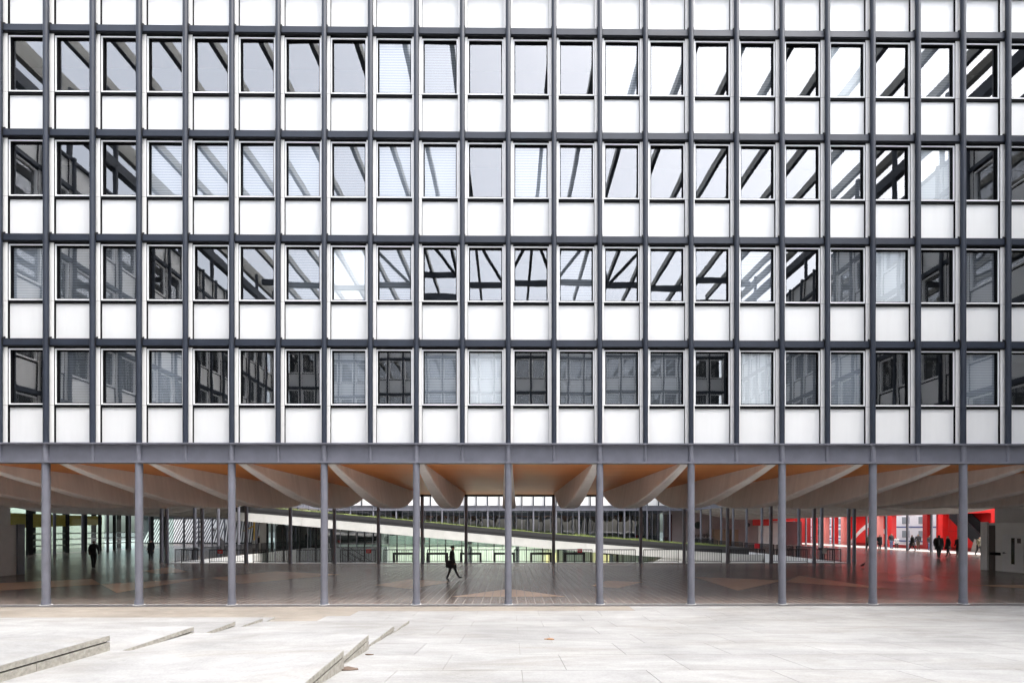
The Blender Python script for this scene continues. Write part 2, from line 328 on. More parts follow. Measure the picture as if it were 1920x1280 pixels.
# ------------------------------------------------------------------ facades
ZG0, ZG1, SH, NST = 4.60, 5.25, 3.41, 4
ZT = ZG1 + SH * NST + 1.22
ME = {}
def me(key, fn, mats):
    if key not in ME: ME[key] = fn().mesh(key, mats)
    return ME[key]
def ring(mb, x0, x1, z0, z1, t, y0, y1, mi=0):
    mb.box(x0, x1, y0, y1, z0, z0 + t, mi); mb.box(x0, x1, y0, y1, z1 - t, z1, mi); mb.box(x0, x0 + t, y0, y1, z0 + t, z1 - t, mi); mb.box(x1 - t, x1, y0, y1, z0 + t, z1 - t, mi); return mb
def quadY(x0, x1, z0, z1, y, mi=0): return MB().add([(x0, y, z0), (x1, y, z0), (x1, y, z1), (x0, y, z1)], [(0, 1, 2, 3)], mi)
panel_me = MB().box(-.591, .591, .185, .23, .0, 1.165).mesh('panel', WHITE)
def strip_mb(h):
    mb = MB(); mb.box(-.157, .157, .112, .26, 0, h, 1); mb.add([(-.157, .1095, 0), (.157, .1095, 0), (.157, .1095, h), (-.157, .1095, h)], [(0, 1, 2, 3)], 0); return mb
strip_lo = strip_mb(1.245).mesh('side_strip', [STRIPM, BLACK]); strip_hi = strip_mb(1.90).mesh('side_strip', [STRIPM, BLACK])
frame_me = ring(MB(), -.588, .588, 0, 1.83, .038, .135, .2).mesh('window', FRAMEW)
gask_me = ring(MB(), -.549, .549, .039, 1.791, .028, .16, .25).mesh('gasket', BLACK)
pane_me = quadY(-.545, .545, -.89, .89, 0).mesh('pane', GLASS)
blind_me = quadY(-.57, .57, -.9, .9, 0).mesh('blind', BL_W)
blind_g = quadY(-.57, .57, -.9, .9, 0).mesh('blind', BL_G); blind_d = quadY(-.57, .57, -.9, .9, 0).mesh('blind', BL_D)
tube_me = MB().tube((0, 0, ZG1 - .02), (0, 0, ZT + .15), .082, 20).mesh('mullion_tube', STEEL)
trans_me = MB().box(-.71, .71, .035, .2, 0, .195).box(-.75, .75, .06, .22, -.03, 0, 1).box(-.75, .75, .06, .22, .195, .225, 1).mesh('transom', [STEEL, STEELN])
brk_me = MB().prism([(-.02, -.02), (.19, -.02), (.19, .235), (.1, .3), (-.02, .22)], 'x', -.088, -.055).prism([(-.02, -.02), (.19, -.02), (.19, .235), (.1, .3), (-.02, .22)], 'x', .055, .088).mesh('bracket', STEELN)
stubA = MB().tube((0, .0, ZG0 + .05), (0, .0, ZG1 - .04), .082, 20).mesh('girder_stub', STEELC); stubB = MB().tube((0, .025, ZG0 + .05), (0, .025, ZG1 - .04), .06, 16).mesh('girder_stub', STEELC)
colm = MB().tube((0, 0, 0), (0, 0, ZG0 + .01), .112, 24)
colm.tube((0, 0, 0), (0, 0, .155), .128, 24); colm.tube((0, 0, .155), (0, 0, .165), .119, 24)
col_me = colm.mesh('column', STEELC)
grout_me = MB().tube((0, 0, 0), (0, 0, .007), .17, 24).mesh('grout_ring', KERBM)
sill_me = MB().box(-.592, .592, .145, .24, 0, .085).mesh('sill', BLACK)
win2 = ring(MB(), -.588, .588, 0, 1.83, .06, .135, .25, 0); win2.add([(-.53, .24, .06), (.53, .24, .06), (.53, .24, 1.77), (-.53, .24, 1.77)], [(0, 1, 2, 3)], 1)
win2_me = win2.mesh('window', [FRAMEW, GLASS])
strip2 = strip_mb(ZT - ZG1).mesh('side_strip', [STRIPM, STEELN])

def facade(rt, F, x0, nb, detail=False, colbase=0, blinds=None, columns=True, mirror_cols=0):
    """F: world matrix of the facade frame (x along, y into the building)"""
    x1 = x0 + nb * 1.5; rnd = random.Random(int(abs(F[0][3] * 7 + F[1][3] * 13)) + nb)
    gm = MB().box(x0, x1, .02, .07, ZG0 + .05, ZG1 - .04).box(x0, x1, -.14, .22, ZG0, ZG0 + .055).box(x0, x1, -.13, .2, ZG1 - .045, ZG1)
    put('girder', gm.mesh('girder', STEELC), rt, F)
    bk = MB()
    for i in range(NST + 1):
        z = ZG1 + SH * i
        if i: bk.box(x0, x1, .205, .3, z - .34, z + .05)
        if i < NST: bk.box(x0, x1, .232, .3, z + 1.1, z + 1.3)
        bk.box(x0, x1, .235, .28, z, z + 1.2)
    put('backing', bk.mesh('backing', STEELN), rt, F)
    put('coping', MB().box(x0, x1, .06, .6, ZT, ZT + .12).mesh('coping', STEEL), rt, F)
    for k in range(nb + 1):
        X = x0 + 1.5 * k; even = (round(X / 1.5) % 2 == 0)
        put('mullion_tube', tube_me, rt, F @ T(X, 0)); put('girder_stub', stubA if even else stubB, rt, F @ T(X, 0))
        if even and columns:
            c = put('column', col_me, rt, F @ T(X, 0, colbase)); 
            if detail: put('grout_ring', grout_me, c, F @ T(X, 0, .004))
        if detail:
            for i in range(NST + 1):
                z = ZG1 + SH * i
                put('side_strip', strip_lo, rt, F @ T(X, 0, z)) if i < NST else put('side_strip', strip_lo, rt, F @ T(X, 0, z))
                if i < NST: put('side_strip', strip_hi, rt, F @ T(X, 0, z + 1.252))
                if i: put('bracket', brk_me, rt, F @ T(X, 0, z - .22))
        else: put('side_strip', strip2, rt, F @ T(X, 0, ZG1))
    for i in range(NST + 1):
        z = ZG1 + SH * i
        if i and not detail: put('transom', MB().box(x0, x1, .035, .2, z - .22, z - .025).mesh('transom', STEEL), rt, F)
        for k in range(nb):
            X = x0 + .75 + 1.5 * k
            put('panel', panel_me, rt, F @ T(X, 0, z + .025))
            if i and detail: put('transom', trans_me, rt, F @ T(X, 0, z - .22))
            if i < NST:
                if detail:
                    wn = put('window', frame_me, rt, F @ T(X, 0, z + 1.28)); put('gasket', gask_me, wn, F @ T(X, 0, z + 1.28))
                    put('sill', sill_me, wn, F @ T(X, 0, z + 1.193))
                    tilt = Matrix.Rotation(R(rnd.gauss(0, .22)), 4, 'X') @ RZ(R(rnd.gauss(0, .3)))
                    put('pane', pane_me, wn, F @ T(X, .215, z + 2.195) @ tilt)
                    b = blinds.get((i, round(X, 2))) if blinds else None
                    if b: put('blind', {'w': blind_me, 'g': blind_g, 'd': blind_d}[b], wn, F @ T(X, .245, z + 2.195))
                else: put('window', win2_me, rt, F @ T(X, 0, z + 1.28))

# which windows of the near facade have blinds or curtains drawn (storey, centre x)
def wx(p): return round(math.floor(((p - 956) / 57.3) / 1.5) * 1.5 + .75, 2)
BL = {}
for p, b in [(657, 'g'), (827, 'g'), (912, 'w'), (312, 'g'), (1425, 'w'), (1083, 'd'), (1168, 'd'), (1253, 'd'), (1510, 'd'), (1595, 'g'), (1850, 'g'), (140, 'd'), (226, 'd')]: BL[(0, wx(p))] = b
for p, b in [(657, 'w'), (1680, 'w'), (50, 'g'), (137, 'd'), (222, 'd'), (740, 'd'), (1425, 'g'), (1595, 'd'), (1850, 'd'), (570, 'd'), (1083, 'd')]: BL[(1, wx(p))] = b
for p, b in [(1765, 'w'), (998, 'g'), (830, 'g'), (740, 'g'), (657, 'd'), (1083, 'd'), (312, 'g'), (400, 'g'), (486, 'g'), (570, 'g'), (1595, 'd')]: BL[(2, wx(p))] = b
for p, b in [(1595, 'w'), (740, 'g'), (827, 'd'), (1168, 'g'), (1253, 'd'), (1765, 'd'), (1425, 'd')]: BL[(3, wx(p))] = b

def body(rt, x0, x1, y0, y1, name='interior_core'):
    mb = MB().box(x0, x1, y0, y1, ZG1 - .1, ZT + .05)
    put(name, mb.mesh(name, DARK), rt)
def slabs(rt, x0, x1, y0, y1):
    for i in range(NST + 1):
        z = ZG1 + SH * i; put('floor_slab', MB().box(x0, x1, y0, y1, z - .3, z + .02).mesh('floor_slab', DARK), rt)

FP = [(0.45, 4.69), (1.4, 4.42), (2.4, 4.20), (3.5, 4.0), (4.6, 3.79), (5.8, 3.61), (6.7, 3.51), (7.6, 3.46), (8.6, 3.44), (9.6, 3.47), (10.6, 3.55), (11.6, 3.68), (12.5, 3.86), (13.3, 4.06), (14.0, 4.27), (14.7, 4.48), (15.4, 4.66), (15.6, 4.7)]
def fin_mesh():
    rings = []
    for y, z in FP:
        hw = .125 + .2 * min(1, max(0, y / 7.5)) if y < 9 else .325 - .12 * (y - 9) / 6.6
        e = min(.05, max(.004, (4.71 - z) * .4))
        rings.append([(-.11, y, 4.72), (-hw, y, z + e), (-hw + e * .8, y, z), (hw - e * .8, y, z), (hw, y, z + e), (.11, y, 4.72)])
    return MB().loft(rings, 0, False).mesh('ceiling_fin', CONC)
fin_me = fin_mesh()

# near building with its front and rear facades
A = root('office_building', 'office block on tube columns with white panels and reflecting windows', 'building')
facade(A, Matrix(), -21, 28, True, blinds=BL)
facade(A, T(0, 18) @ RZ(math.pi), -21, 28, False)
body(A, -21, 21, 1.3, 16.7)
slabs(A, -21, 21, .3, 1.3)
put('soffit', MB().box(-24, 24, .1, 17.9, 4.70, 4.74).mesh('soffit', WOOD), A)
put('soffit_edge', MB().box(-24, 24, 17.75, 17.95, 4.58, 4.70).mesh('soffit_edge', STEELN), A)
for k in range(-9, 10): put('ceiling_fin', fin_me, A, T(k * 3, 0))

# wings left and right, building behind the camera, building across the patio
wl = {1: ('right', 'right hand wing on columns with ribbed ceiling and red walls beyond'), -1: ('left', 'left hand wing on columns with ribbed ceiling above dark shiny floor')}
for s in (1, -1):
    Wg = root('wing_building', wl[s][1], 'building', (s * 23.4, 18, 0), group=None)
    rz = -s * math.pi / 2
    facade(Wg, T(s * 21, 0) @ RZ(rz), 0 if s > 0 else -31.5, 21, False)
    facade(Wg, T(s * 23.4, 18) @ RZ(rz), -31.5 if s > 0 else 0, 21, False)
    for (y0, y1, xa) in [(-31.5, 0, 22.3), (0, 18, 21.05), (18.2, 49.5, 24.7)]:
        a, b = sorted((s * xa, s * 40.2)); body(Wg, a, b, y0, y1)
    a, b = sorted((s * 23.6, s * 41.4))
    put('soffit', MB().box(a, b, 18.05, 70, 4.70, 4.74).mesh('soffit', CONC), Wg)
    a, b = sorted((s * 24.05, s * 41.4)); put('soffit', MB().box(a, b, .1, 18.0, 4.705, 4.745).mesh('soffit', CONC), Wg)
    a, b = sorted((s * 21.1, s * 41.4)); put('soffit', MB().box(a, b, -31.5, -.1, 4.70, 4.74).mesh('soffit', CONC), Wg)
    a, b = sorted((s * 41.2, s * 41.6))
    put('edge_girder', MB().box(a, b, 0, 66, 4.45, 5.25).mesh('edge_girder', STEEL), Wg)
    for k in range(11, 66 // 3):
        put('column', col_me, Wg, T(s * 41.4, k * 3 - 9.5 + 6))
    put('column', col_me, Wg, T(s * 24.6, 19.2))
    for y in range(21, 66, 3): put('ceiling_fin', fin_me, Wg, T(s * 23.6, y) @ RZ(rz))
    a, b = sorted((s * 40.0, s * 41.3)); put('outer_wall', MB().box(a, b, -31.5, 66, 5.25, ZT).mesh('outer_wall', WHITEP), Wg)
Bk = root('office_building', 'office block closing the courtyard, seen only mirrored in the windows', 'building', (0, -31.3, 0))
facade(Bk, T(0, -31.3) @ RZ(math.pi), -21, 28, False, colbase=.5)
body(Bk, -21, 21, -48, -32.6)
Fr = root('office_building', 'far office block across the sunken patio with dark ground floor glazing', 'building', (0, 49.5, 0))
facade(Fr, T(0, 49.5), -24, 32, False)
body(Fr, -24, 24, 50.8, 66)
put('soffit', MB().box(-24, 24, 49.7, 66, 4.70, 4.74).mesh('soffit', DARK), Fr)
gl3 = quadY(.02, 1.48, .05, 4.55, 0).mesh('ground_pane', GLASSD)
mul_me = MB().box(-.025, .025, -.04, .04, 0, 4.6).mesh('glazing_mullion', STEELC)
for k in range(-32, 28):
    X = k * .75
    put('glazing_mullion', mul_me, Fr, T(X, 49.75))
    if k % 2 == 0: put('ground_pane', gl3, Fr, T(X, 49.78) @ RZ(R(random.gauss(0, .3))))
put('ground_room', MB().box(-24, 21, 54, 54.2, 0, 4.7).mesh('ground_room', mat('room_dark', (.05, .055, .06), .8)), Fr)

# ------------------------------------------------------------------ canopy over the front courtyard (mirrored in the windows)
Cn = root('glass_canopy', 'glazed canopy on long dark beams over the courtyard, mirrored in the upper windows', 'canopy', (0, -15.6, 20.6))
CREAM = mat('canopy_beam', (0.23, 0.225, 0.20), 0.5, 0.15, 1)
beam = MB().box(-.075, .075, -31.2, -1.5, 0, .5); beam.box(-.105, .105, -31.2, -1.5, -.04, 0, 1)
beam_me = beam.mesh('roof_beam', [CREAM, STEEL])
CANG = bpy.data.materials.new('canopy_glazing'); CANG.use_nodes = True; n = CANG.node_tree.nodes; l = CANG.node_tree.links; n.clear()
o_ = n.new('ShaderNodeOutputMaterial'); mx = n.new('ShaderNodeMixShader'); t_ = n.new('ShaderNodeBsdfTransparent'); t_.inputs[0].default_value = (.95, .97, 1, 1); d_ = n.new('ShaderNodeBsdfTranslucent'); d_.inputs[0].default_value = (.9, .9, .9, 1); mx.inputs[0].default_value = .15
l.new(t_.outputs[0], mx.inputs[1]); l.new(d_.outputs[0], mx.inputs[2]); l.new(mx.outputs[0], o_.inputs[0])
pane_c = MB().add([(-1.07, -31.2, 0), (1.07, -31.2, 0), (1.07, -1.5, 0), (-1.07, -1.5, 0)], [(0, 1, 2, 3)]).mesh('roof_pane', CANG)
NBM = 10
for k in range(-NBM, NBM + 1):
    put('roof_beam', beam_me, Cn, T(k * 2.15 - .3, 0, 23.9))
    if k < NBM: put('roof_pane', pane_c, Cn, T(k * 2.15 + .775, 0, 24.45))
put('cross_beam', MB().box(-21.5, 21.5, -26.92, -26.68, 23.42, 23.85).mesh('cross_beam', STEEL), Cn)
put('cross_beam', MB().box(-21.5, 21.5, -31.3, -31.0, 23.3, 23.85).mesh('cross_beam', STEEL), Cn)
for k in range(-2, 3):
    for d in (-1, 1):
        put('brace', MB().tube((k * 4.3 - .3, -26.8, 23.6), (k * 4.3 - .3 + d * 2.15, -19.5, 23.8), .13, 8).mesh('brace', STEEL), Cn)
for s in (-1, 1):
    put('edge_beam', MB().box(s * 21.3 - .2, s * 21.3 + .2, -31.3, -1.5, 21.7, 22.25).mesh('edge_beam', STEEL), Cn)
    put('edge_beam', MB().box(s * 21.8 - .15, s * 21.8 + .15, -31.3, -1.5, 23.4, 23.85).mesh('edge_beam', CREAM), Cn)
    for k in range(11): put('canopy_post', MB().tube((s * 21.2, -1.5 - k * 2.97, ZT), (s * 21.2, -1.5 - k * 2.97, 23.5), .12, 10).mesh('canopy_post', STEEL), Cn)
for k in range(15): put('canopy_post', MB().tube((-21 + 3 * k, -31.2, ZT), (-21 + 3 * k, -31.2, 23.4), .12, 10).mesh('canopy_post', STEEL), Cn)

# ------------------------------------------------------------------ sunken patio: ramp roof with grass, green glazed front
TOPZ = [(-25.27, 4.51), (-19.59, 4.05), (-12.85, 3.44), (-6.53, 2.84), (-1.61, 2.38), (3.11, 1.94), (8.03, 1.55), (12.74, 1.21), (17.13, 0.89), (21.74, 0.61)]
def topz(x):
    for (a, za), (b, zb) in zip(TOPZ, TOPZ[1:]):
        if a <= x <= b: return za + (zb - za) * (x - a) / (b - a)
    return TOPZ[-1][1]
Rp = root('ramp_roof', 'long sloping planted roof with dark fascia over white beam in the patio', 'roof', (0, 29, 0))
def strip_prism(d0, d1, y0, y1, xs, m, name):
    pts = [(x, topz(x) - d0) for x in xs] + [(x, topz(x) - d1) for x in reversed(xs)]
    mb = MB()
    n_ = len(xs)
    for i in range(n_ - 1):
        q = [(xs[i], topz(xs[i]) - d0), (xs[i + 1], topz(xs[i + 1]) - d0), (xs[i + 1], topz(xs[i + 1]) - d1), (xs[i], topz(xs[i]) - d1)]
        mb.add([(p[0], y0, p[1]) for p in q] + [(p[0], y1, p[1]) for p in q], [(0, 1, 2, 3), (7, 6, 5, 4), (0, 4, 5, 1), (3, 2, 6, 7)])
    mb.add([(xs[0], y0, topz(xs[0]) - d0), (xs[0], y1, topz(xs[0]) - d0), (xs[0], y1, topz(xs[0]) - d1), (xs[0], y0, topz(xs[0]) - d1)], [(0, 1, 2, 3)])
    mb.add([(xs[-1], y0, topz(xs[-1]) - d0), (xs[-1], y1, topz(xs[-1]) - d0), (xs[-1], y1, topz(xs[-1]) - d1), (xs[-1], y0, topz(xs[-1]) - d1)], [(0, 1, 2, 3)])
    return put(name, mb.mesh(name, m), Rp)
xs = [p[0] for p in TOPZ]
FASC = mat('fascia_dark', (0.05, 0.05, 0.053), 0.45, .15, 2, stretch=(.3, 1, 4))
strip_prism(.03, .35, 29.06, 35, xs, FASC, 'fascia_upper'); strip_prism(.35, .63, 29.12, 35, xs, FASC, 'fascia_lower')
BEAMW = mat('white_concrete', (0.70, 0.70, 0.68), 0.6, .1, 1.2)
bx = [-25.27, -22.1, -18.8, -15.6, -12.4, -9.2, -6.0, -2.8, .4, 3.6, 6.8, 10, 13.2, 16.4, 19.6, 21.74]
for a, b in zip(bx, bx[1:]): strip_prism(.65, 1.40, 28.92, 34.9, [a + .008, b - .008], BEAMW, 'white_beam')
rw = MB()
rw.prism([(9.6, -2.4), (22.5, -2.4), (23.1, -.02), (21.7, -.02), (21.7, topz(21.7) - 1.38), (13.9, topz(13.9) - 1.38)], 'y', 28.97, 34.5); put('ramp_wall', rw.mesh('ramp_wall', BEAMW), Rp)
# grass along the roof edge
gv, gf = [], []
for i in range(15000):
    x = random.uniform(-24, 19.9); y = 29.1 + abs(random.gauss(0, .8)); h = random.uniform(.03, .1) * (1.0 + .6 * math.sin(x * 1.7) * math.sin(x * .63)) + .02
    if x > 6: h *= 1.6
    a = random.uniform(0, math.pi); wd = .016; dx, dy = math.cos(a) * wd, math.sin(a) * wd; z = topz(x) - .03; o = len(gv)
    gv += [(x - dx, y - dy, z), (x + dx, y + dy, z), (x + random.gauss(0, .04), y + random.gauss(0, .04), z + h)]; gf.append((o, o + 1, o + 2))
gm = MB(); gm.add(gv, gf); gr = put('grass', gm.mesh('grass', GRASSM)); gr['kind'] = 'stuff'; gr['label'] = 'low green grass along the sloping roof edge'; gr['category'] = 'grass'

Pv = root('glass_pavilion', 'green glazed lower storey with black door frames under the white beam', 'building', (0, 30.2, -2.4))
for k in range(-15, 9):
    X = k * 1.5; zt = min(topz(X), topz(X + 1.5)) - 1.42
    if zt < -1.2: continue
    put('pane', MB().add([(X + .02, 30.2, -2.38), (X + 1.48, 30.2, -2.38), (X + 1.48, 30.2, topz(X + 1.5) - 1.41), (X + .02, 30.2, topz(X) - 1.41)], [(0, 1, 2, 3)]).mesh('pane', GLASSD if k < -8 else GLASSG), Pv)
    put('mullion', MB().box(X - .04, X + .04, 30.1, 30.3, -2.39, topz(X) - 1.41).mesh('mullion', STEELN), Pv)
    put('mullion', MB().box(X + .73, X + .77, 30.14, 30.26, -2.39, topz(X + .75) - 1.41).mesh('mullion', STEELC), Pv)
    if k % 3 == 0: put('inner_column', MB().box(X + .5, X + .85, 31.2, 31.6, -2.39, topz(X) - 1.41).mesh('inner_column', STEELN), Pv)
for k in range(-7, 7, 2):
    X = k * 1.55 + (.3 if k > 0 else 0)
    fr = ring(MB(), X, X + 2.0, -2.39, .12, .2, 29.95, 30.15).mesh('door_frame', STEELN); put('door_frame', fr, Pv)
put('inner_ledge', MB().box(-16, 13, 30.5, 31.0, .62, .84).mesh('inner_ledge', WHITEP), Pv)
put('partition', MB().box(-12.6, -12.4, 30.6, 34.2, -2.39, 2.0).mesh('partition', DARK), Pv); put('added_dark_wall', MB().box(-23, -12.7, 33.0, 33.2, -2.39, 2.6).mesh('added_dark_wall', DARK), Pv)  # partition and dark wall added to keep the left bays dark inside
put('back_wall', MB().box(-12.3, 14, 34.3, 34.5, -2.39, .6).mesh('back_wall', TEAL), Pv)
put('back_wall', MB().box(-12.3, 9, 34.3, 34.5, .62, 1.6).mesh('back_wall', mat('teal_dark', (.15, .20, .19), .5)), Pv)
for k in range(-4, 5):
    lm = MB().box(k * 2.9 - 1.2, k * 2.9 + 1.2, 32.6, 32.8, .575, .6).mesh('ceiling_lamp', mat('lamp_glow', (1, 1, 1), .5, emit=(1, .97, .88, 12)))
    put('ceiling_lamp', lm, Pv)
yl = mat('lamp_yellow', (1, .8, .3), .5, emit=(1, .82, .42, .28))
put('lit_screen', MB().box(3.6, 4.6, 33.9, 34.0, -1.6, -.1).mesh('lit_screen', yl), Pv); put('lit_screen', MB().box(8.6, 10.2, 33.9, 34.0, -1.6, .1).mesh('lit_screen', yl), Pv)

# guard rail along the patio edge
Gr = root('guard_railing', 'black steel railing with thin bars along the sunken patio edge', 'railing', (0, 18.3, 0))
def rail_panel(p, q, name='railing_panel'):
    p, q = Vector(p), Vector(q); L = (q - p).length; ang = math.atan2(q.y - p.y, q.x - p.x); mb = MB()
    mb.tube((0, 0, .03), (0, 0, .95), .03, 8).tube((L, 0, .03), (L, 0, .95), .03, 8).tube((0, 0, .93), (L, 0, .93), .032, 8).tube((0, 0, .12), (L, 0, .12), .022, 6)
    nb_ = int(L / .115)
    fr = put(name, mb.mesh(name, STEELN), Gr, T(p.x, p.y, 0) @ RZ(ang))
    b = MB()
    for i in range(1, nb_): b.box(i * L / nb_ - .011, i * L / nb_ + .011, -.011, .011, .12, .93)
    put('balusters', b.mesh('balusters', STEELN), fr, T(p.x, p.y, 0) @ RZ(ang))
for k in range(-7, 7): rail_panel((k * 3 + .3, 18.32), (k * 3 + 2.7, 18.32))
rail_panel((-22.6, 18.32), (-21.3, 18.32)); rail_panel((21.3, 18.32), (22.6, 18.32))
for s in (-1, 1):
    for k in range(10): rail_panel((s * 23.27, 18.4 + k * 3 + .25), (s * 23.27, 18.4 + k * 3 + 2.75))
for k in range(-4, 7): rail_panel((k * 3 + .3, 49.25), (k * 3 + 2.7, 49.25))
def sign(label, x, y, z, rz=0):
    s_ = root('red_sign', label, 'sign', (x, y, z), rz, 'red signs on the railing')
    put('plate', MB().box(-.17, .17, -.012, 0, -.13, .13).mesh('plate', SIGNR), s_, world=False)
    put('lettering', MB().box(-.11, .11, -.016, -.0125, .02, .045).box(-.09, .09, -.016, -.0125, -.05, -.03).mesh('lettering', WHITEP), s_, world=False)
sign('small red sign on the railing left of the middle, by the stair', -9.75, 18.29, .83)
sign('small red sign on the railing just right of the middle column', 4.85, 18.29, .86)
sign('small red sign on the railing at the left end of the patio', -19.95, 18.29, .8)
rs = root('red_sign', 'red sign board standing at the low end of the planted roof', 'sign', (22.3, 28.7, 0))
put('plate', MB().box(-.22, .22, -.02, .02, .55, 1.0).mesh('plate', SIGNR), rs, world=False); put('post', MB().tube((0, .03, .0), (0, .03, .95), .025, 8).mesh('post', STEELN), rs, world=False)
ns_ = root('notice_sheet', 'white notice sheet fixed to the railing at the right end', 'sign', (21.9, 18.29, .83)); put('sheet', MB().box(-.13, .13, -.01, 0, -.17, .17).mesh('sheet', WHITEP), ns_, world=False)

# stair going down into the patio
St = root('patio_stair', 'black open stair with handrails descending into the sunken patio', 'stair', (-11, 20.5, -2.4))
for i in range(13):
    put('tread', MB().box(-.02 + i * .27 - 12, .28 + i * .27 - 12, 20, 21.3, -.08 - i * .19, -.04 - i * .19).mesh('tread', STEELN), St)
for y in (19.95, 21.33):
    put('stringer', MB().prism([(-12.1, .0), (-12.1, -.3), (-8.6, -2.4), (-8.3, -2.4), (-8.3, -2.3)], 'y', y, y + .05).mesh('stringer', STEELN), St)
    for dz in (.55, 1.0):
        put('handrail', MB().tube((-12.1, y, dz), (-8.4, y, dz - 2.4), .022, 8).mesh('handrail', STEELN), St)
    for i in range(5): put('baluster', MB().tube((-12.1 + i * .9, y, -.1 - i * .58), (-12.1 + i * .9, y, 1.0 - i * .58), .018, 6).mesh('baluster', STEELN), St)

# ------------------------------------------------------------------ booths at both ends
Bl = root('service_booth', 'grey painted booth with door under the left wing', 'booth', (-27.5, 9.5, 0))
put('wall', MB().box(-30, -26.0, 5.2, 10.6, 0, 2.62).mesh('wall', GREYW), Bl); put('wall', MB().box(-33, -28.95, 10.61, 12.9, 0, 4.69).mesh('wall', GREYW), Bl); put('wall', MB().box(-33, -26.65, 6, 10.6, 2.625, 4.69).mesh('wall', GREYW), Bl)
put('corner_post', MB().box(-26.01, -25.9, 10.25, 10.62, 0, 2.66).mesh('corner_post', STEELC), Bl)
dl = put('door', MB().box(-25.99, -25.94, 8.0, 9.1, .02, 2.1).mesh('door', mat('door_grey', (.46, .44, .43), .5)), Bl); put('lock_plate', MB().box(-25.938, -25.93, 8.95, 9.06, 1.35, 1.55).mesh('lock_plate', BLACK), dl)
Br = root('service_booth', 'pale grey booth with slit window door under the right wing', 'booth', (29.5, 9.5, 0))
PALEG = mat('booth_paint', (.8, .79, .77), .55, .06, 2)
put('wall', MB().box(27.9, 32, 5.2, 12.9, 0, 2.74).mesh('wall', PALEG), Br); put('wall', MB().box(30.8, 34, 12.91, 14.8, 0, 4.69).mesh('wall', GREYW), Br); put('wall', MB().box(28.6, 34, 6, 12.9, 2.745, 4.69).mesh('wall', GREYW), Br)
put('trim', MB().box(27.8, 27.9, 12.55, 12.95, 0, 2.8).mesh('trim', PALEG), Br); put('recess_strip', MB().box(27.87, 27.899, 12.15, 12.5, 0, 2.6).mesh('recess_strip', mat('dark_brown', (.09, .07, .06), .6)), Br)
dr = put('door', MB().box(27.86, 27.9, 10.55, 11.7, .02, 2.1).mesh('door', WHITEP), Br)
put('slit_window', MB().box(27.845, 27.86, 11.0, 11.18, .45, 1.9).mesh('slit_window', mat('slit_glass', (.01, .013, .014), .08)), dr)
put('handle', MB().box(27.80, 27.86, 11.56, 11.62, 1.0, 1.1).box(27.79, 27.81, 11.42, 11.62, 1.03, 1.07).mesh('handle', STEELC), dr)
put('name_plate', MB().box(27.845, 27.859, 10.66, 10.86, 1.62, 1.88).mesh('name_plate', mat('plate_brown', (.07, .045, .035), .5)), dr)
put('closer', MB().box(27.78, 27.87, 11.8, 12.35, .9, 1.05).mesh('closer', BLACK), Br)

# ------------------------------------------------------------------ right: red pavilion, white block, stair, back wall
Rd = root('red_pavilion', 'bright red building with pillars and openings beyond the right wing', 'building', (46.5, 40, 0))
def rdp(name, m, *b): return put(name, MB().box(*b).mesh(name, m), Rd)
for (ya, yb_, n__) in [(28.5, 39.0, 6), (46.0, 53.3, 4)]:
    rdp('wall_core', REDD, 47.46, 47.7, ya, yb_, 0, 5.2)
    for q in range(n__):
        d = (yb_ - ya) / n__
        for (za, zb) in ((.3, 2.0), (2.02, 3.84)): rdp('wall_panel', RED, 47.40, 47.455, ya + q * d + .012, ya + (q + 1) * d - .012, za, zb)
rdp('header', RED, 46.3, 47.35, 28.5, 66, 3.85, 5.3)
rdp('roof', REDD, 46.2, 52, 28.5, 66, 5.3, 5.6)
for y, m in [(31.2, RED), (37.2, RED), (39.2, REDD), (44.4, RED), (46.5, PINK), (53.2, PINK), (55.2, RED), (57.2, PINK), (60.0, RED)]:
    rdp('pillar', m, 46.3, 46.9, y - .3, y + .3, 0, 3.85)
rdp('plinth', REDD, 46.5, 47.3, 39.5, 44.1, 0, .45); rdp('bench', WHITEP, 45.6, 46.1, 40, 43.5, .4, .46)
rdp('light_floor', mat('light_paving', (.5, .47, .44), .6, .1, 1), 41.8, 46.25, 24, 66, -.02, .005)
mu = MB(); n_ = 14     # white swoosh painted on the red wall
arc = [(46.2 + 6.9 * i / n_, 1.2 + 2.0 * math.sin(math.pi * (i / n_) ** .8) - .9 * i / n_) for i in range(n_ + 1)]
for (a, za), (b, zb), i in zip(arc, arc[1:], range(n_)): mu.add([(47.39, a, za - .35), (47.39, b, zb - .35), (47.39, b, zb + .25), (47.39, a, za + .25)], [(0, 1, 2, 3)])
put('white_swoosh', mu.mesh('white_swoosh', WHITEP), Rd)
Wb = root('white_block', 'white rendered block with blue bands seen through the red opening', 'building', (58, 55, 0))
put('wall', MB().box(58, 60, 40, 90, 0, 14).mesh('wall', WHITEP), Wb)
BLUE = mat('blue_band', (.06, .09, .25), .5)
for z in (.3, 2.35, 4.4): put('blue_band', MB().box(57.95, 57.999, 40, 90, z, z + .18).mesh('blue_band', BLUE), Wb)
for y in range(44, 80, 3):
    for z in (.9, 2.9): put('window', MB().box(57.94, 57.999, y, y + 1.3, z, z + 1.0).mesh('window', mat('far_window', (.25, .28, .3), .2)), Wb)
Bs = root('black_stair', 'black steel stair rising along the red wall', 'stair', (46, 34.5, 0))
put('stringer', MB().prism([(31.4, .2), (31.4, 1.3), (35.0, 4.6), (35.3, 4.6), (35.3, 3.4), (31.8, .2)], 'x', 45.6, 45.7).mesh('stringer', STEELN), Bs)
put('stringer', MB().prism([(31.4, .2), (31.4, 1.3), (35.0, 4.6), (35.3, 4.6), (35.3, 3.4), (31.8, .2)], 'x', 46.9, 47.0).mesh('stringer', STEELN), Bs)
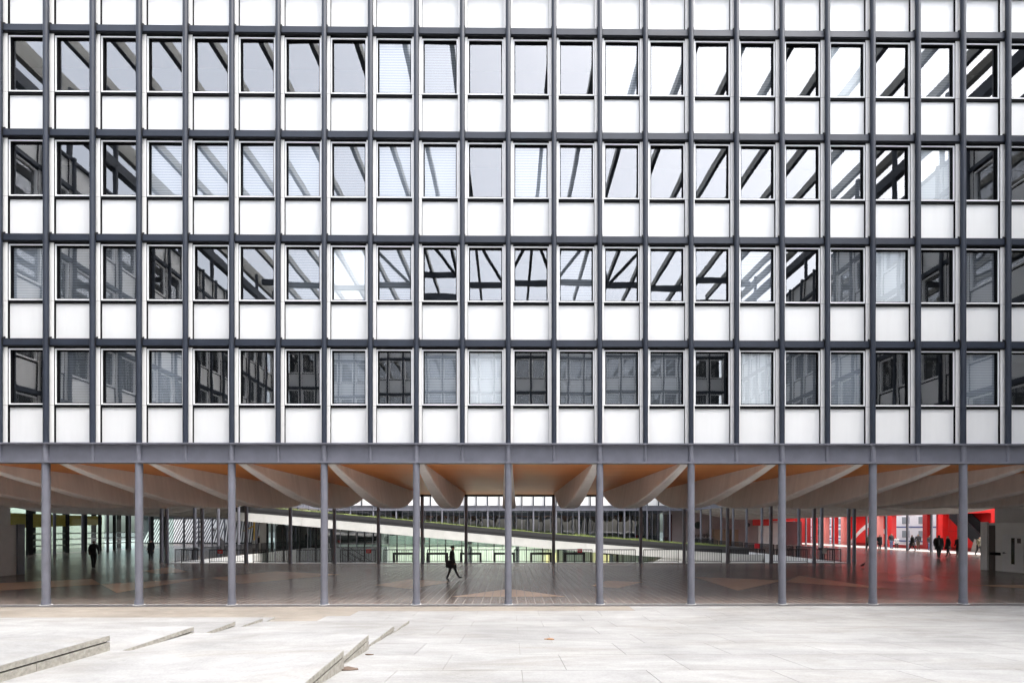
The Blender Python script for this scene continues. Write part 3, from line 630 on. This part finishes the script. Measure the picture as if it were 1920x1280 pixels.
for i in range(18): put('tread', MB().box(45.7, 46.9, 31.6 + i * .2, 31.85 + i * .2, .3 + i * .185, .34 + i * .185).mesh('tread', STEELN), Bs)
put('side_panel', MB().prism([(31.4, .05), (31.35, .9), (32.3, 1.3), (32.7, .05)], 'x', 45.45, 45.5).mesh('side_panel', mat('grey_brown', (.25, .22, .2), .5)), Bs)

Hw = root('hall_wall', 'mauve grey wall with doors and pictures behind the right columns', 'wall', (30, 53, 0))
put('wall', MB().box(21.2, 37.5, 53, 53.2, 0, 4.7).mesh('wall', MAUVE), Hw)
put('white_door', MB().box(34.4, 35.9, 52.93, 52.99, 0, 2.6).mesh('white_door', WHITEP), Hw); put('grey_door', MB().box(36.0, 37.3, 52.93, 52.99, 0, 3.0).mesh('grey_door', GREYW), Hw)
put('red_board', MB().box(33.6, 36.2, 52.86, 52.92, 2.65, 3.6).mesh('red_board', RED), Hw); put('red_strip', MB().box(36.2, 40, 52.86, 52.92, 3.3, 3.6).mesh('red_strip', RED), Hw)
put('dark_red_door', MB().box(37.6, 40.5, 52.93, 52.99, 0, 3.2).mesh('dark_red_door', mat('oxblood', (.09, .018, .02), .4)), Hw)
put('dark_red_panel', MB().box(21.3, 22.4, 52.93, 52.99, 0, 4.2).mesh('dark_red_panel', mat('oxblood', (.09, .018, .02), .4)), Hw)
put('end_wall', MB().box(37.5, 46, 60, 60.2, 0, 4.7).mesh('end_wall', REDD), Hw)
for i, (x, z, w_, c) in enumerate([(26.0, 2.7, .9, (.04, .06, .05)), (33.0, 2.75, .5, (.03, .03, .035))]):
    put('round_emblem', MB().tube((x, 52.99, z), (x, 52.9, z), w_ * .55, 20).mesh('round_emblem', mat('emblem%d' % i, c, .6, .5, 6)), Hw)
cb = root('wooden_cabinet', 'tall pale wooden cabinet against the mauve wall', 'cabinet', (29.3, 52, 0))
put('carcass', MB().box(-1.6, .2, -.3, .3, 0, 2.15).mesh('carcass', WOODC), cb, world=False); put('door', MB().box(-1.56, -.72, -.33, -.305, .05, 2.1).mesh('door', WOODC), cb, world=False); put('door', MB().box(-.68, .16, -.33, -.305, .05, 2.1).mesh('door', WOODC), cb, world=False)
cb2 = root('wooden_cabinet', 'narrow wooden cabinet right of the dark patio column', 'cabinet', (30.6, 52, 0)); put('carcass', MB().box(-.5, .5, -.3, .3, 0, 2.1).mesh('carcass', WOODC), cb2, world=False); put('door', MB().box(-.46, .46, -.33, -.305, .05, 2.05).mesh('door', WOODC), cb2, world=False)
tb = root('display_table', 'long grey table with small things against the mauve wall', 'table', (26.4, 51.8, 0)); put('top', MB().box(-2, 1.2, -.4, .4, .95, 1.02).mesh('top', GREYW), tb, world=False); put('front', MB().box(-1.95, 1.15, -.36, -.32, 0, .95).mesh('front', mat('dk', (.08, .08, .09), .6)), tb, world=False)
for i in range(7):
    x = 24.7 + i * .42; r = .16 + .05 * (i % 3)
    pot = root('potted_plant', 'small dark potted plant on the grey table, number %s from the left' % ['one', 'two', 'three', 'four', 'five', 'six', 'seven'][i], 'plant', (x, 51.7, 1.02), 0, 'potted plants on the table')
    put('pot', MB().tube((0, 0, 0), (0, 0, .16), .08, 10, .1).mesh('pot', SIGNR if i % 3 == 0 else STEELN), pot, world=False)
    lf = MB()
    for j in range(40):
        a = random.uniform(0, 6.28); e = random.uniform(.2, 1.5); d = Vector((math.cos(a) * math.cos(e), math.sin(a) * math.cos(e), math.sin(e))); p = Vector((0, 0, .16)) + d * random.uniform(.05, r * 1.5); u = d.orthogonal().normalized() * .035
        lf.add([p - u, p + u, p + d * .12], [(0, 1, 2)])
    put('leaves', lf.mesh('leaves', mat('dark_leaf' if i % 2 else 'rust_leaf', (.03, .05, .02) if i % 2 else (.12, .06, .03), .6)), pot, world=False)

# ------------------------------------------------------------------ left: glazed hall, yellow soffit, slatted screen
GLASSL = glass('hall_glass', 0.03, tint=(0.68, 0.85, 0.78), wav=0.003)
Lp = root('glazed_hall', 'green glazed hall with yellow sloping soffit behind black posts', 'building', (-42.6, 32, 0))
for k in range(16):
    y = 17 + k * 1.9
    put('pane', MB().add([(-42.6, y + .03, .05), (-42.6, y + 1.87, .05), (-42.6, y + 1.87, 4.4), (-42.6, y + .03, 4.4)], [(0, 1, 2, 3)]).mesh('pane', GLASSL), Lp)
    put('mullion', MB().box(-42.72, -42.5, y - (.22 if k % 3 == 0 else .1), y + (.22 if k % 3 == 0 else .1), 0, 4.45).mesh('mullion', STEELN), Lp)
put('soffit', MB().prism([(14, 1.85), (38, 2.72), (38, 3.6), (14, 3.9)], 'x', -46.5, -44).mesh('soffit', YEL), Lp)
put('roof', MB().box(-49.5, -42.7, 14, 48, 4.62, 4.9).mesh('roof', WHITEP), Lp)  # slab added to dim the hall inside, left open towards the back
put('back_wall', MB().box(-52, -51.8, 14, 48, 0, 4.6).mesh('back_wall', TEAL), Lp)
for z in (.55, 1.15, 1.75): put('inner_rail', MB().box(-46.2, -46.1, 14, 47, z, z + .12).mesh('inner_rail', WHITEP), Lp)
for k in range(9): put('inner_post', MB().box(-47, -46.7, 15 + 3.6 * k, 15.35 + 3.6 * k, 0, 4.6).mesh('inner_post', STEELN), Lp)
put('upper_panel', MB().box(-42.45, -42.3, 19, 26.4, 3.15, 4.3).mesh('upper_panel', WHITEP), Lp); put('dark_board', MB().box(-42.3, -42.2, 19, 24.6, 2.75, 3.2).mesh('dark_board', STEELN), Lp)
Sc = root('slatted_screen', 'screen of slanting white slats beyond the left wing', 'screen', (-46, 57, 0))
for i in range(48):
    x = -53.5 + i * .36; lean = 1.7 if x < -44 else (1.0 if x < -42 else .4)
    put('slat', MB().add([(x, 57, .2), (x + .17, 57, .2), (x + .17 + lean, 57, 3.6), (x + lean, 57, 3.6), (x, 57.12, .2), (x + .17, 57.12, .2), (x + .17 + lean, 57.12, 3.6), (x + lean, 57.12, 3.6)],
        [(0, 1, 2, 3), (7, 6, 5, 4), (0, 4, 5, 1), (3, 2, 6, 7), (0, 3, 7, 4), (1, 5, 6, 2)]).mesh('slat', WHITEP), Sc)
put('top_rail', MB().box(-54, -36, 56.95, 57.2, 3.6, 3.95).mesh('top_rail', STEELN), Sc); put('backing', MB().box(-54, -36, 57.16, 57.3, 0, 4.6).mesh('backing', mat('backing_grey', (.03, .035, .04), .6)), Sc)
Yp = root('yellow_post', 'yellow post and sloping rail by a pale wall at the left end', 'post', (-30.5, 43.5, 0))
put('post', MB().tube((0, 0, .9), (0, 0, 3.2), .09, 10).mesh('post', YEL), Yp, world=False); put('rail', MB().tube((-1.2, 0, 2.0), (0, 0, 2.6), .07, 8).mesh('rail', YEL), Yp, world=False); put('base', MB().box(-.15, .15, -.15, .15, 0, .9).mesh('base', GREYW), Yp, world=False)
Gp = root('grey_partition', 'grey partition standing left of the green glazed front', 'partition', (-23.8, 32.2, 0)); put('panel', MB().box(-.35, .45, -.06, .06, .05, 3.6).mesh('panel', GREYW), Gp, world=False); put('foot', MB().box(-.5, .6, -.2, .2, 0, .05).mesh('foot', STEELN), Gp, world=False)

# ------------------------------------------------------------------ people
SKIN = mat('skin', (.42, .25, .18), .5); HAIR = mat('hair_dark', (.02, .016, .014), .6)
def cloth(name, c): return mat('cloth_' + name, c, .85, .25, 8)
CL = dict(black=(.02, .02, .023), dark=(.035, .035, .04), navy=(.02, .025, .05), jeans=(.08, .12, .22), olive=(.12, .1, .06), white=(.6, .6, .6), grey=(.2, .2, .21), brown=(.1, .07, .05), pale=(.45, .42, .4))
POSE = {
 'walk': dict(hL=(.02, .515), kL=(.10, .29), aL=(.20, .075), tL=(.29, .075), hR=(-.0, .515), kR=(-.04, .28), aR=(-.14, .05), tR=(-.05, .015), eL=(-.05, .64), wL=(-.02, .49), eR=(.03, .64), wR=(.09, .50), lean=.02),
 'step': dict(hL=(.01, .515), kL=(.05, .285), aL=(.07, .045), tL=(.15, .015), hR=(0, .515), kR=(-.02, .28), aR=(-.1, .06), tR=(-.02, .02), eL=(-.03, .64), wL=(.0, .49), eR=(.02, .64), wR=(.06, .5), lean=.015),
 'stand': dict(hL=(0, .515), kL=(.01, .28), aL=(-.01, .045), tL=(.08, .015), hR=(0, .515), kR=(.015, .28), aR=(.0, .045), tR=(.09, .015), eL=(-.02, .64), wL=(.03, .49), eR=(-.02, .64), wR=(.07, .52), lean=.0),
 'sit': dict(hL=(0, .35), kL=(.2, .30), aL=(.2, .05), tL=(.28, .015), hR=(0, .35), kR=(.21, .30), aR=(.22, .05), tR=(.3, .015), eL=(.03, .47), wL=(.14, .40), eR=(.03, .47), wR=(.14, .40), lean=.03, drop=.165)}
def person(label, loc, rz, h, pose='stand', top='black', legs='dark', coat=False, bulk=1.0, hood=False, cap=False, hair='dark'):
    P = POSE[pose]; dr = P.get('drop', 0); ln = P['lean']
    J = {}; 
    def j(n, x, y, z, r, r2=None): J[n] = (Vector((x, y, z)) * h, r * h, (r2 or r) * h)
    j('pel', 0, 0, .53 - dr, .082 * bulk, .062 * bulk); j('waist', 0, ln * .5, .61 - dr, .075 * bulk, .058 * bulk); j('chest', 0, ln, .72 - dr, .092 * bulk, .066 * bulk); j('ush', 0, ln, .80 - dr, .066 * bulk, .052 * bulk)
    j('neck', 0, ln + .005, .855 - dr, .033); j('jaw', 0, ln + .018, .885 - dr, .043, .046); j('head', 0, ln + .012, .925 - dr, .05, .058); j('crown', 0, ln + .008, .965 - dr, .036, .042)
    for s, q in ((1, 'R'), (-1, 'L')):
        j('sh' + q, s * .10 * bulk, ln, .805 - dr, .042 * bulk); j('el' + q, s * .125 * bulk, P['e' + q][0], P['e' + q][1] - (0 if dr == 0 else 0), .031 * bulk); j('wr' + q, s * .12 * bulk, P['w' + q][0], P['w' + q][1], .021); j('ha' + q, s * .12 * bulk, P['w' + q][0] + .025, P['w' + q][1] - .045, .022, .014)
        j('hi' + q, s * .048, P['h' + q][0], P['h' + q][1] - .02, .062 * bulk); j('kn' + q, s * .052, *P['k' + q], .04); j('an' + q, s * .052, *P['a' + q], .027); j('to' + q, s * .058, *P['t' + q], .022, .018)
    E = [('pel', 'waist', top), ('waist', 'chest', top), ('chest', 'ush', top), ('ush', 'neck', top), ('neck', 'jaw', 'SKIN'), ('jaw', 'head', 'SKIN'), ('head', 'crown', 'HAIR')]
    for q in 'RL': E += [('ush', 'sh' + q, top), ('sh' + q, 'el' + q, top), ('el' + q, 'wr' + q, top), ('wr' + q, 'ha' + q, 'SKIN'), ('pel', 'hi' + q, legs), ('hi' + q, 'kn' + q, legs), ('kn' + q, 'an' + q, legs), ('an' + q, 'to' + q, 'black')]
    names = list(J); idx = {n: i for i, n in enumerate(names)}
    m0 = bpy.data.meshes.new('sk'); m0.from_pydata([J[n][0] for n in names], [(idx[a], idx[b]) for a, b, c in E], [])
    ob = bpy.data.objects.new('sk', m0); COL.objects.link(ob)
    md = ob.modifiers.new('s', 'SKIN'); 
    if not m0.skin_vertices: 
        bm = bmesh.new(); bm.from_mesh(m0); bm.verts.layers.skin.verify(); bm.to_mesh(m0); bm.free()
    for i, n in enumerate(names): m0.skin_vertices[0].data[i].radius = J[n][1:]; m0.skin_vertices[0].data[i].use_root = (n == 'pel')
    sb = ob.modifiers.new('u', 'SUBSURF'); sb.levels = 2; sb.render_levels = 2
    dg = bpy.context.evaluated_depsgraph_get(); me_ = bpy.data.meshes.new_from_object(ob.evaluated_get(dg)); bpy.data.objects.remove(ob)
    keys = sorted({c for a, b, c in E}); me_.materials.clear()
    for k_ in keys: me_.materials.append(SKIN if k_ == 'SKIN' else HAIR if k_ == 'HAIR' else cloth(k_, CL[k_]))
    segs = [(J[a][0], J[b][0], keys.index(c), (J[a][1] + J[b][1]) / 2) for a, b, c in E]
    for p in me_.polygons:
        c = p.center; best = None
        for a, b, k_, rr in segs:
            d = b - a; t = max(0, min(1, (c - a).dot(d) / d.length_squared)); q = ((a + d * t) - c).length / rr
            if best is None or q < best[0]: best = (q, k_)
        p.material_index = best[1]; p.use_smooth = True
    hz = (.90 - dr) * h       # hair falls over the back of the head
    for p in me_.polygons:
        if p.center.z > hz and p.center.y < (ln + .0) * h and abs(p.center.x) < .08 * h and 'HAIR' in keys: p.material_index = keys.index('HAIR')
    rt = root('person', label, 'person', loc, rz)
    me_.name = 'body'; put('body', me_, rt, world=False)
    if coat:
        rings = []
        for z, a, b, dy in [(.83, .06, .05, .0), (.805, .115, .062, 0), (.74, .122, .078, 0), (.62, .108, .075, .0), (.53, .118, .088, .005), (.43, .128, .11, .01), (.35, .13, .125, .01)]:
            rings.append([Vector((a * bulk * math.cos(t * math.pi / 8), b * bulk * math.sin(t * math.pi / 8) + dy + ln * .6, z - dr)) * h for t in range(16)])
        put('coat', MB().loft(list(reversed(rings)), cap=False).mesh('coat', cloth(top, CL[top])), rt, world=False)
    if cap:
        c = MB(); rings = []
        for z, r_ in [(.925, .058), (.945, .062), (.965, .054), (.982, .03)]: rings.append([Vector((r_ * .93 * math.cos(t * math.pi / 8), r_ * math.sin(t * math.pi / 8) + ln + .01, z - dr)) * h for t in range(16)])
        c.loft(rings); c.add([Vector((x, y + ln, .928 - dr)) * h for x, y in [(-.045, .05), (.045, .05), (.03, .105), (-.03, .105)]], [(0, 1, 2, 3)])
        put('cap', c.mesh('cap', cloth('black', CL['black'])), rt, world=False)
    return rt
def bag(name, label, cat, loc, rz, sx, sy, sz, m, strap=None):
    b = root(name, label, cat, loc, rz); mb = MB()
    rings = [[Vector((sx * k * math.copysign(abs(math.cos(t * math.pi / 8)) ** .5, math.cos(t * math.pi / 8)), sy * k * math.copysign(abs(math.sin(t * math.pi / 8)) ** .5, math.sin(t * math.pi / 8)), z * sz)) for t in range(16)] for z, k in [(0, .8), (.1, .97), (.5, 1), (.85, .93), (1, .65)]]
    put('bag_body', mb.loft(rings).mesh('bag_body', m), b, world=False)
    if strap:
        s_ = MB()
        for p, q in zip(strap, strap[1:]): s_.tube(p, q, .014, 6)
        put('strap', s_.mesh('strap', m), b, world=False)
BAGM = cloth('bag', (.012, .011, .012))
RT = -math.pi / 2
person('person in black coat and flat cap striding right across the passage', (-2.72, 7.3, 0), RT, 1.66, 'walk', 'black', 'dark', coat=True, cap=True)
bag('shoulder_bag', 'black shoulder bag hanging at the hip of the striding person', 'bag', (-2.80, 7.05, .62), 0, .17, .06, .34, BAGM, [(-.12, 0, .33), (.08, .12, .68), (.14, .3, .74), (.12, 0, .33)])
person('person in black with a bag standing before the yellow soffit at left', (-25.3, 14.3, 0), R(20), 1.72, 'step', 'black', 'black', bulk=1.0)
bag('shoulder_bag', 'dark bag on the back of the leftmost standing person', 'bag', (-25.15, 14.05, .85), R(20), .17, .1, .42, BAGM)
person('person in long black coat beside the left patio columns', (-26.9, 21.4, 0), math.pi, 1.55, 'stand', 'black', 'black', coat=True, bulk=1.1)
person('person in black bending behind the column left of the red sign', (-24.6, 26.5, 0), R(60), 1.6, 'step', 'black', 'dark', coat=True, bulk=1.25)
person('person in dark top and white trousers by the grey partition', (-25.0, 33.6, 0), math.pi, 1.65, 'stand', 'dark', 'white')
for (lab, p, hh, rz, po, tp, lg, ct, bk) in [
    ('person in olive jacket and dark trousers by the red swoosh', (1631, 1031), 1.66, 200, 'step', 'olive', 'black', False, 1.15),
    ('person in black partly hidden behind the second column from the right', (1653, 1031), 1.68, 180, 'stand', 'black', 'dark', True, 1.1),
    ('person in black jacket and blue jeans leaning at the red opening', (1675, 1028.5), 1.75, 180, 'stand', 'black', 'jeans', False, 1.15),
    ('person in white shirt perched beside the jeans wearer', (1684.5, 1028), 1.62, 150, 'sit', 'white', 'dark', False, 1.0),
    ('person in bulky black coat walking past the white block', (1716, 1033), 1.72, 60, 'walk', 'black', 'black', True, 1.35),
    ('person in dark sweater standing against the white block', (1726, 1030), 1.72, 170, 'stand', 'dark', 'brown', False, 1.15),
    ('person with bare arms and jeans behind the dark post', (1748, 1032), 1.62, 175, 'stand', 'dark', 'jeans', False, 1.0),
    ('tall person in black with backpack, largest of the right group', (1766, 1046), 1.92, -60, 'step', 'black', 'black', True, 1.08),
    ('person in black skirt and coat right of the tall backpack wearer', (1784, 1043), 1.78, 70, 'step', 'black', 'black', True, 1.05),
    ('person in black half hidden by the last right column', (1803, 1043), 1.7, 100, 'stand', 'black', 'black', False, 1.1),
    ('person in olive jacket and black trousers before the red stair wall', (1842, 1041), 1.66, 190, 'walk', 'olive', 'black', False, 1.2),
    ('person in black at the edge of the pale booth', (1857, 1040), 1.66, 180, 'stand', 'black', 'black', True, 1.0)]:
    x, y = px(*p); z = .006 if x > 41.8 else .0
    person(lab, (x, y, z), R(rz), hh, po, tp, lg, coat=ct, bulk=bk)
x, y = px(1766, 1046); bag('backpack', 'large black backpack on the tall person at right', 'backpack', (x - .28, y - .12, 1.02), R(-60), .2, .14, .55, BAGM)
# pigeon
Pg = root('pigeon', 'dark pigeon walking on the floor near the right columns', 'bird', (21.75, 14.3, 0), R(15))
def ell(cx, cz, ry, rz_, n=10): return [Vector((cx, ry * math.cos(2 * math.pi * i / n), cz + rz_ * math.sin(2 * math.pi * i / n))) for i in range(n)]
FEA = mat('feathers', (.03, .03, .036), .6)
put('body', MB().loft([ell(-.28, .11, .02, .008), ell(-.18, .12, .04, .02), ell(-.1, .14, .065, .05), ell(0, .17, .08, .075), ell(.08, .2, .065, .065), ell(.12, .25, .035, .035), ell(.14, .29, .032, .034), ell(.17, .295, .02, .022), ell(.2, .285, .006, .006)]).mesh('body', FEA), Pg, world=False)
for s in (-1, 1): put('leg', MB().tube((.02, s * .03, .1), (.03, s * .03, .0), .007, 6).tube((.03, s * .03, .006), (.07, s * .035, .004), .006, 6).mesh('leg', SIGNR), Pg, world=False)
# dead leaf scraps on the plaza
def scrap(label, x, y, r, m, n=11, sx=1.8):
    z = z3(y) + .004; mb = MB(); pts = [(x + sx * r * math.cos(2 * math.pi * i / n) * random.uniform(.55, 1.1), y + r * math.sin(2 * math.pi * i / n) * random.uniform(.5, 1.1)) for i in range(n)]
    top = [(a, b, z3(b) + .012 + random.uniform(0, .012)) for a, b in pts]; bot = [(a, b, z3(b) + .002) for a, b in pts]
    mb.loft([bot, top], 0, False); tag(put('leaf_scrap', mb.mesh('leaf_scrap', m)), label, 'leaf litter')
LEAF = mat('dead_leaf', (.16, .11, .08), .8, .4, 9); LEAFO = mat('rust_leaf_scrap', (.38, .17, .05), .7, .3, 9)
scrap('brown patch of leaf litter at the foot of the middle steps', -2.3, -9.05, .11, LEAF)
scrap('small rust orange scrap on the pale plaza', .88, -6.2, .06, LEAFO)
scrap('thin dark scrap beside the middle steps', -2.3, -7.9, .035, LEAF, sx=2.4)
